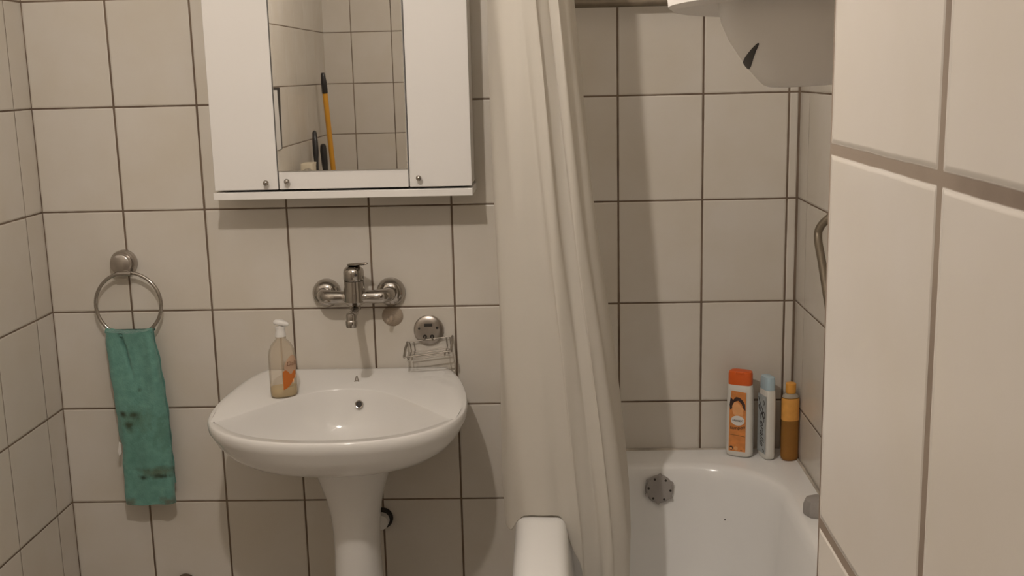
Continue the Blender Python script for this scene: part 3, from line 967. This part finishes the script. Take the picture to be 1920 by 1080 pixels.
# ------------------------------------------------------------------ grab bar on the right wall
gb = thing('grab_bar', 'grey bent metal grab bar on the right wall above the tub', 'grab bar', (XR, -.36, 1.22))
bm = bmesh.new()
gp = cat([(0, -.035, .050), (-.020, -.030, .034), (-.038, -.020, .012), (-.043, -.022, -.012), (-.043, -.060, -.055), (-.043, -.12, -.125), (-.043, -.19, -.205), (-.038, -.215, -.235), (-.02, -.225, -.248), (0, -.228, -.255)], 7)
tube(bm, gp, .0085, 16)
link('bar', bm, 'rail_metal', gb)
for p in (gp[0], gp[-1]):
    bm = bmesh.new(); lathe(bm, [(.02, 0), (.02, .004), (.009, .008), (0, .008)], 20, frame(p, (-1, 0, 0))); link('flange', bm, 'rail_metal', gb)

# ------------------------------------------------------------------ bottles on the tub rim
b1 = thing('shampoo_bottle', 'white shampoo bottle with orange cap and orange fruit label on the tub rim', 'bottle', (1.690, -.047, TZ + .0026), rad(-24), 'bottles on the tub rim')
bm = bmesh.new()
bottle(bm, [(.028, .0145, 0), (.0315, .0172, .003), (.0325, .018, .010), (.0325, .018, .09), (.0318, .0176, .13), (.0305, .017, .165), (.0292, .0162, .178), (.0285, .0155, .1795)], 48, 3.0)
link('bottle_body', bm, 'cream_bottle', b1, angle=50)
bm = bmesh.new()
bottle(bm, [(.0283, .0155, .1797), (.0286, .0158, .184), (.0284, .0156, .205), (.0270, .0150, .2115), (.0235, .013, .2135)], 48, 3.4)
link('flip_cap', bm, 'orange_cap', b1, angle=40)
bm = bmesh.new(); box(bm, (-.009, -.0165, .206), (.011, -.010, .2137), .0015); link('cap_notch', bm, 'orange_cap', b1.children[-1])
FY = -.0187
def flat_poly(bm, pts, y0=FY, th=.0005):
    loft(bm, [[Vector((x, y0, z)) for x, z in pts], [Vector((x, y0 - th, z)) for x, z in pts]])
def ell(cx, cz, a, b_, n=28, p0=0, p1=2 * pi): return [(cx + a * cos(p0 + (p1 - p0) * k / n), cz + b_ * sin(p0 + (p1 - p0) * k / n)) for k in range(n)]
bm = bmesh.new()
flat_poly(bm, [(-.0225, .014), (.0185, .014), (.0185, .163), (-.0175, .166), (-.0215, .120)], FY + .0010, .0008)
lab = link('label', bm, 'label_orange', b1, smooth=False)
bm = bmesh.new()
flat_poly(bm, [(-.019, .150), (-.013, .143), (-.006, .151), (.003, .150), (.011, .143), (.0165, .134), (.0175, .118), (.013, .122), (.008, .134), (.0, .142), (-.008, .139), (-.013, .125), (-.0195, .117), (-.0215, .13)], FY + .0004, .0003)
link('dark_swirl', bm, 'label_dark', lab, smooth=False)
bm = bmesh.new()
flat_poly(bm, [(-.014, .115), (-.015, .128), (-.010, .138), (-.002, .138), (.005, .131), (.012, .122), (.012, .108), (.009, .098), (.006, .105), (-.004, .102), (-.012, .108)], FY + .0003, .0004)
link('fruit_slice', bm, 'label_peach', lab, smooth=False)
bm = bmesh.new(); flat_poly(bm, ell(-.001, .092, .0165, .0125), FY + .0001, .0003)
link('name_oval', bm, 'label_white', lab, smooth=False)
fm = lambda x, z, y=FY - .0007, roll=0: Matrix.Translation((x, y, z)) @ Matrix.Rotation(rad(roll), 4, 'Y') @ Matrix.Rotation(rad(90), 4, 'X')
text_obj('name_lettering', 'Honey!', .0088, fm(-.001, .0925), 'ink', lab, .0001, .1)
text_obj('name_lettering', '\u0161ampon', .0120, fm(-.001, .0735, roll=-7), 'ink', lab, .0001, .1, bend=6)
bm = bmesh.new()
flat_poly(bm, ell(-.016, .0215, .0048, .0052), FY + .0001, .0003); link('round_mark', bm, 'label_dark', lab, smooth=False)
bm = bmesh.new()
flat_poly(bm, ell(-.0165, .0205, .0034, .0026), FY - .0003, .0002); link('round_mark', bm, 'label_peach', lab, smooth=False); bm = bmesh.new(); flat_poly(bm, ell(-.0045, .0215, .0048, .0052), FY + .0001, .0003); link('round_mark', bm, 'label_peach', lab, smooth=False)
bm = bmesh.new(); flat_poly(bm, [(-.0195, .0555), (.017, .0525), (.017, .0535), (-.0195, .0565)], FY + .0001, .0003)
link('small_print', bm, 'ink_brown', lab, smooth=False); bm = bmesh.new(); flat_poly(bm, [(.006, .0165), (.012, .016), (.011, .018), (.007, .0185)], FY + .0001, .0003); link('small_print', bm, 'ink_brown', lab, smooth=False)

b2 = thing('shampoo_bottle', 'white bottle with pale blue cap, middle of the three on the tub rim', 'bottle', (1.7520, -.064, TZ + .0026), rad(-74), 'bottles on the tub rim')
bm = bmesh.new()
bottle(bm, [(.0215, .0112, 0), (.0245, .0135, .003), (.0255, .0142, .010), (.0255, .0142, .10), (.0250, .014, .15), (.0235, .0135, .168), (.0225, .013, .1715)], 48, 3.2)
link('bottle_body', bm, 'cream_bottle', b2, angle=50)
bm = bmesh.new()
bottle(bm, [(.0225, .013, .1717), (.0228, .0132, .176), (.0222, .0128, .196), (.020, .0115, .2025), (.014, .008, .2045)], 48, 3.0)
link('cap', bm, 'blue_cap', b2, angle=40)
F2 = -.0148
bm = bmesh.new(); flat_poly(bm, [(-.0195, .014), (.0205, .014), (.0205, .158), (-.0195, .158)], F2 + .0006, .0006)
lab2 = link('label', bm, 'label_grey', b2, smooth=False)
text_obj('script_lettering', 'Ceralle', .029, Matrix.Translation((.003, F2 - .0003, .074)) @ Matrix.Rotation(rad(90), 4, 'Y') @ Matrix.Rotation(rad(90), 4, 'X'), 'ink', lab2, .0001, .35)
def stroke(pts, r=.0011):
    bm = bmesh.new(); q = cat([(x, F2 - .0001, z) for x, z in pts], 6); tube(bm, q, r, 6); link('flourish', bm, 'ink', lab2)
stroke([(-.016, .150), (-.010, .138), (.0, .128), (.006, .120), (.004, .113), (-.004, .118), (-.010, .130), (-.014, .126), (-.008, .114)])
stroke([(.012, .118), (.017, .110), (.014, .102), (.007, .104), (.006, .112), (.012, .118)], .0010)
stroke([(.010, .146), (.014, .140), (.012, .135)], .0012)
stroke([(.009, .024), (.015, .020), (.011, .016)], .0010)

b3 = thing('shower_oil_bottle', 'small amber bottle with orange cap in the corner of the tub rim', 'bottle', (1.803, -.082, TZ + .0026), rad(10), 'bottles on the tub rim')
bm = bmesh.new()
bottle(bm, [(.016, .0135, 0), (.0198, .0160, .003), (.0208, .0168, .010), (.0208, .0168, .06), (.0203, .0165, .10), (.0206, .0168, .148), (.0198, .016, .156)], 40, 2.3)
link('bottle_body', bm, 'amber_plastic', b3, angle=50)
bm = bmesh.new()
bottle(bm, [(.0198, .016, .1562), (.0185, .015, .160), (.0135, .012, .1645), (.0095, .0095, .166), (.0095, .0095, .168)], 40, 2.2)
link('shoulder', bm, 'milky_plastic', b3, angle=50)
bm = bmesh.new(); bottle(bm, [(.0115, .0115, .1665), (.012, .012, .168), (.012, .012, .189), (.0105, .0105, .1905)], 32, 2.2)
link('cap', bm, 'amber_cap', b3, angle=40)
bm = bmesh.new()
pz = [(.0210, .0171, .100), (.0212, .0172, .148), (.0206, .0167, .1545)]
loft(bm, [oval(a, c, z) for a, c, z in pz], False, False)
link('label_sleeve', bm, 'amber_label', b3)

# ------------------------------------------------------------------ what the mirror shows at the rear left
mp = thing('mop', 'mop with yellow handle and black grip standing by the rear wall, seen in the mirror', 'mop', (.25, -3.01, 0))
o_ = Vector((.25, -3.01, 0))
def mline(z): return Vector((.193 + (1.572 - z) * .0354, -2.86 - (1.572 - z) * .10, z)) - o_
bm = bmesh.new(); tube(bm, [mline(.10), mline(1.49)], .0125, 16); link('handle', bm, 'yellow', mp)
bm = bmesh.new(); tube(bm, [mline(1.478), mline(1.482), mline(1.53), mline(1.545), mline(1.565), mline(1.573)], [.013, .0142, .0140, .0118, .0105, .007], 16); link('grip', bm, 'black_plastic', mp)
bm = bmesh.new()
lathe(bm, [(.0, .16), (.026, .155), (.035, .11), (.030, .10)], 20, Matrix.Translation(mline(.0) * 1.0), False, True)
link('mop_socket', bm, 'yellow', mp)
bm = bmesh.new()
for k in range(36):
    a = 2 * pi * k / 36 + random.random() * .3; r = .035 + .045 * random.random()
    c = mline(0)
    x1 = max(c.x + r * cos(a), XCH - .25 + .012)
    tube(bm, cat([(c.x + .018 * cos(a), c.y + .018 * sin(a), .105), (c.x + .03 * cos(a), c.y + .03 * sin(a), .05), (x1, c.y + r * sin(a), .006)], 4), .005, 6)
link('mop_head', bm, 'mop', mp)
def brush(name, label, cat_, x, y, z1, tilt, prof):
    t = thing(name, label, cat_, (x, y, 0))
    bm = bmesh.new()
    zs = [.10] + [z1 - d for d, r in prof[::-1]]
    pts = [Vector(((z1 - z) * tilt, (z1 - z) * .16, z)) for z in zs]
    tube(bm, pts, [.008] + [r for d, r in prof[::-1]], 12); link('handle', bm, 'black_plastic', t)
    bm = bmesh.new(); c = pts[0]
    box(bm, Vector((c.x - .02, c.y - .09, .055)), Vector((c.x + .02, c.y + .09, .11)), .008); link('brush_block', bm, 'black_plastic', t)
    bm = bmesh.new()
    for i in range(4):
        for j in range(20):
            bx_, by_ = c.x - .014 + .0093 * i, c.y - .08 + .16 * j / 19
            tube(bm, [(bx_, by_, .057), (bx_ + .004 * (i - 1.5), by_, 0.001)], .003, 5)
    link('bristles', bm, 'black_rubber', t)
    return t
brush('broom', 'black broom handle standing left of the mop, seen in the mirror', 'broom', .172, -2.70, 1.315, .045, [(0, .004), (.008, .010), (.05, .013), (.10, .014), (.14, .010), (.20, .008)])
t = thing('scrubbing_brush', 'long black brush handle close beside the yellow mop handle, seen in the mirror', 'brush', (.188, -2.80, 0))
bm = bmesh.new(); tube(bm, [(.05, .105, .09), (.012, .02, 1.06), (.006, 0, 1.10), (.003, 0, 1.16), (0, 0, 1.22), (0, 0, 1.243), (0, 0, 1.249)], [.008, .009, .011, .015, .016, .013, .006], 14); link('handle', bm, 'black_plastic', t)
bm = bmesh.new(); lathe(bm, [(.02, .002), (.035, .005), (.036, .06), (.025, .09), (.01, .10), (0, .10)], 20, Matrix.Translation((.051, .108, 0)), True, False); link('brush_head', bm, 'black_rubber', t)

sh = thing('wall_shelf', 'small white shelf on the rear left wall, just below the mirror view', 'shelf', (XCH, -2.32, 1.07))
bm = bmesh.new(); box(bm, (0.0005, -.24, 0), (.115, .24, .018), .002); link('shelf_board', bm, 'white_board', sh)
for y in (-.18, .18):
    bm = bmesh.new(); box(bm, (0.0005, y - .008, -.09), (.012, y + .008, 0), .002); box(bm, (0.0005, y - .008, -.016), (.10, y + .008, -.0005), .002); link('shelf_bracket', bm, 'white_plastic', sh)
zs = 1.0885
bx = thing('carton', 'beige carton with open flap on the rear shelf, seen low in the mirror', 'box', (.19, -2.47, zs))
bm = bmesh.new(); box(bm, (-.03, -.045, 0), (.02, .04, .098), .003); link('carton_body', bm, 'beige', bx)
bm = bmesh.new(); box(bm, (-.02, -.0015, -.028), (.02, .0015, .028), .001, 1, Matrix.Rotation(rad(38), 3, 'X')); 
for v in bm.verts: v.co += Vector((-.005, -.060, .074))
link('flap', bm, 'beige', bx)
cl = bmesh.new()
bmesh.ops.create_uvsphere(cl, u_segments=32, v_segments=20, radius=1)
for v in cl.verts:
    n = 1 + .10 * sin(v.co.x * 5 + v.co.y * 3) + .06 * sin(v.co.y * 9 + v.co.z * 4)
    v.co = Vector((v.co.x * .035 * n, v.co.y * .042 * n, max(-.55, v.co.z) * .052 * n + .0290))
o = link('cleaning_cloth', cl, 'grey_cloth', None, loc=(.200, -2.352, zs)); tag(o, 'crumpled grey cleaning cloth beside the beige carton on the rear shelf', 'cloth')
bm = bmesh.new(); lathe(bm, [(.02, 0), (.026, .002), (.027, .01), (.027, .045), (.025, .050), (.023, .052), (.023, .062), (.02, .064), (0, .0645)], 28)
o = link('small_jar', bm, 'white_plastic', None, loc=(.18, -2.235, zs)); tag(o, 'small white jar at the near end of the rear shelf', 'jar')

ha = thing('access_hatch', 'white access hatch in the rear left wall, slightly askew its shaded gap painted as a dark strip', 'hatch', (XCH, -2.10, 1.39))
bm = bmesh.new()
pr = [(-.085, -.124), (-.110, -.124), (-.128, .126), (.085, .126), (.085, .117), (-.075, .117)]
loft(bm, [[Vector((.0003, y, z)) for y, z in pr], [Vector((.0065, y, z)) for y, z in pr]])
link('hatch_gap_shade', bm, 'dark', ha, smooth=False)  # raised dark strip; its colour stands in for shade in the open gap
bm = bmesh.new()
pr = [(-.0945, -.122), (-.0785, .116), (.082, .116), (.082, -.122)]
loft(bm, [[Vector((.0003, y, z)) for y, z in pr], [Vector((.0068, y, z)) for y, z in pr]])
link('hatch_panel', bm, 'white_plastic', ha)
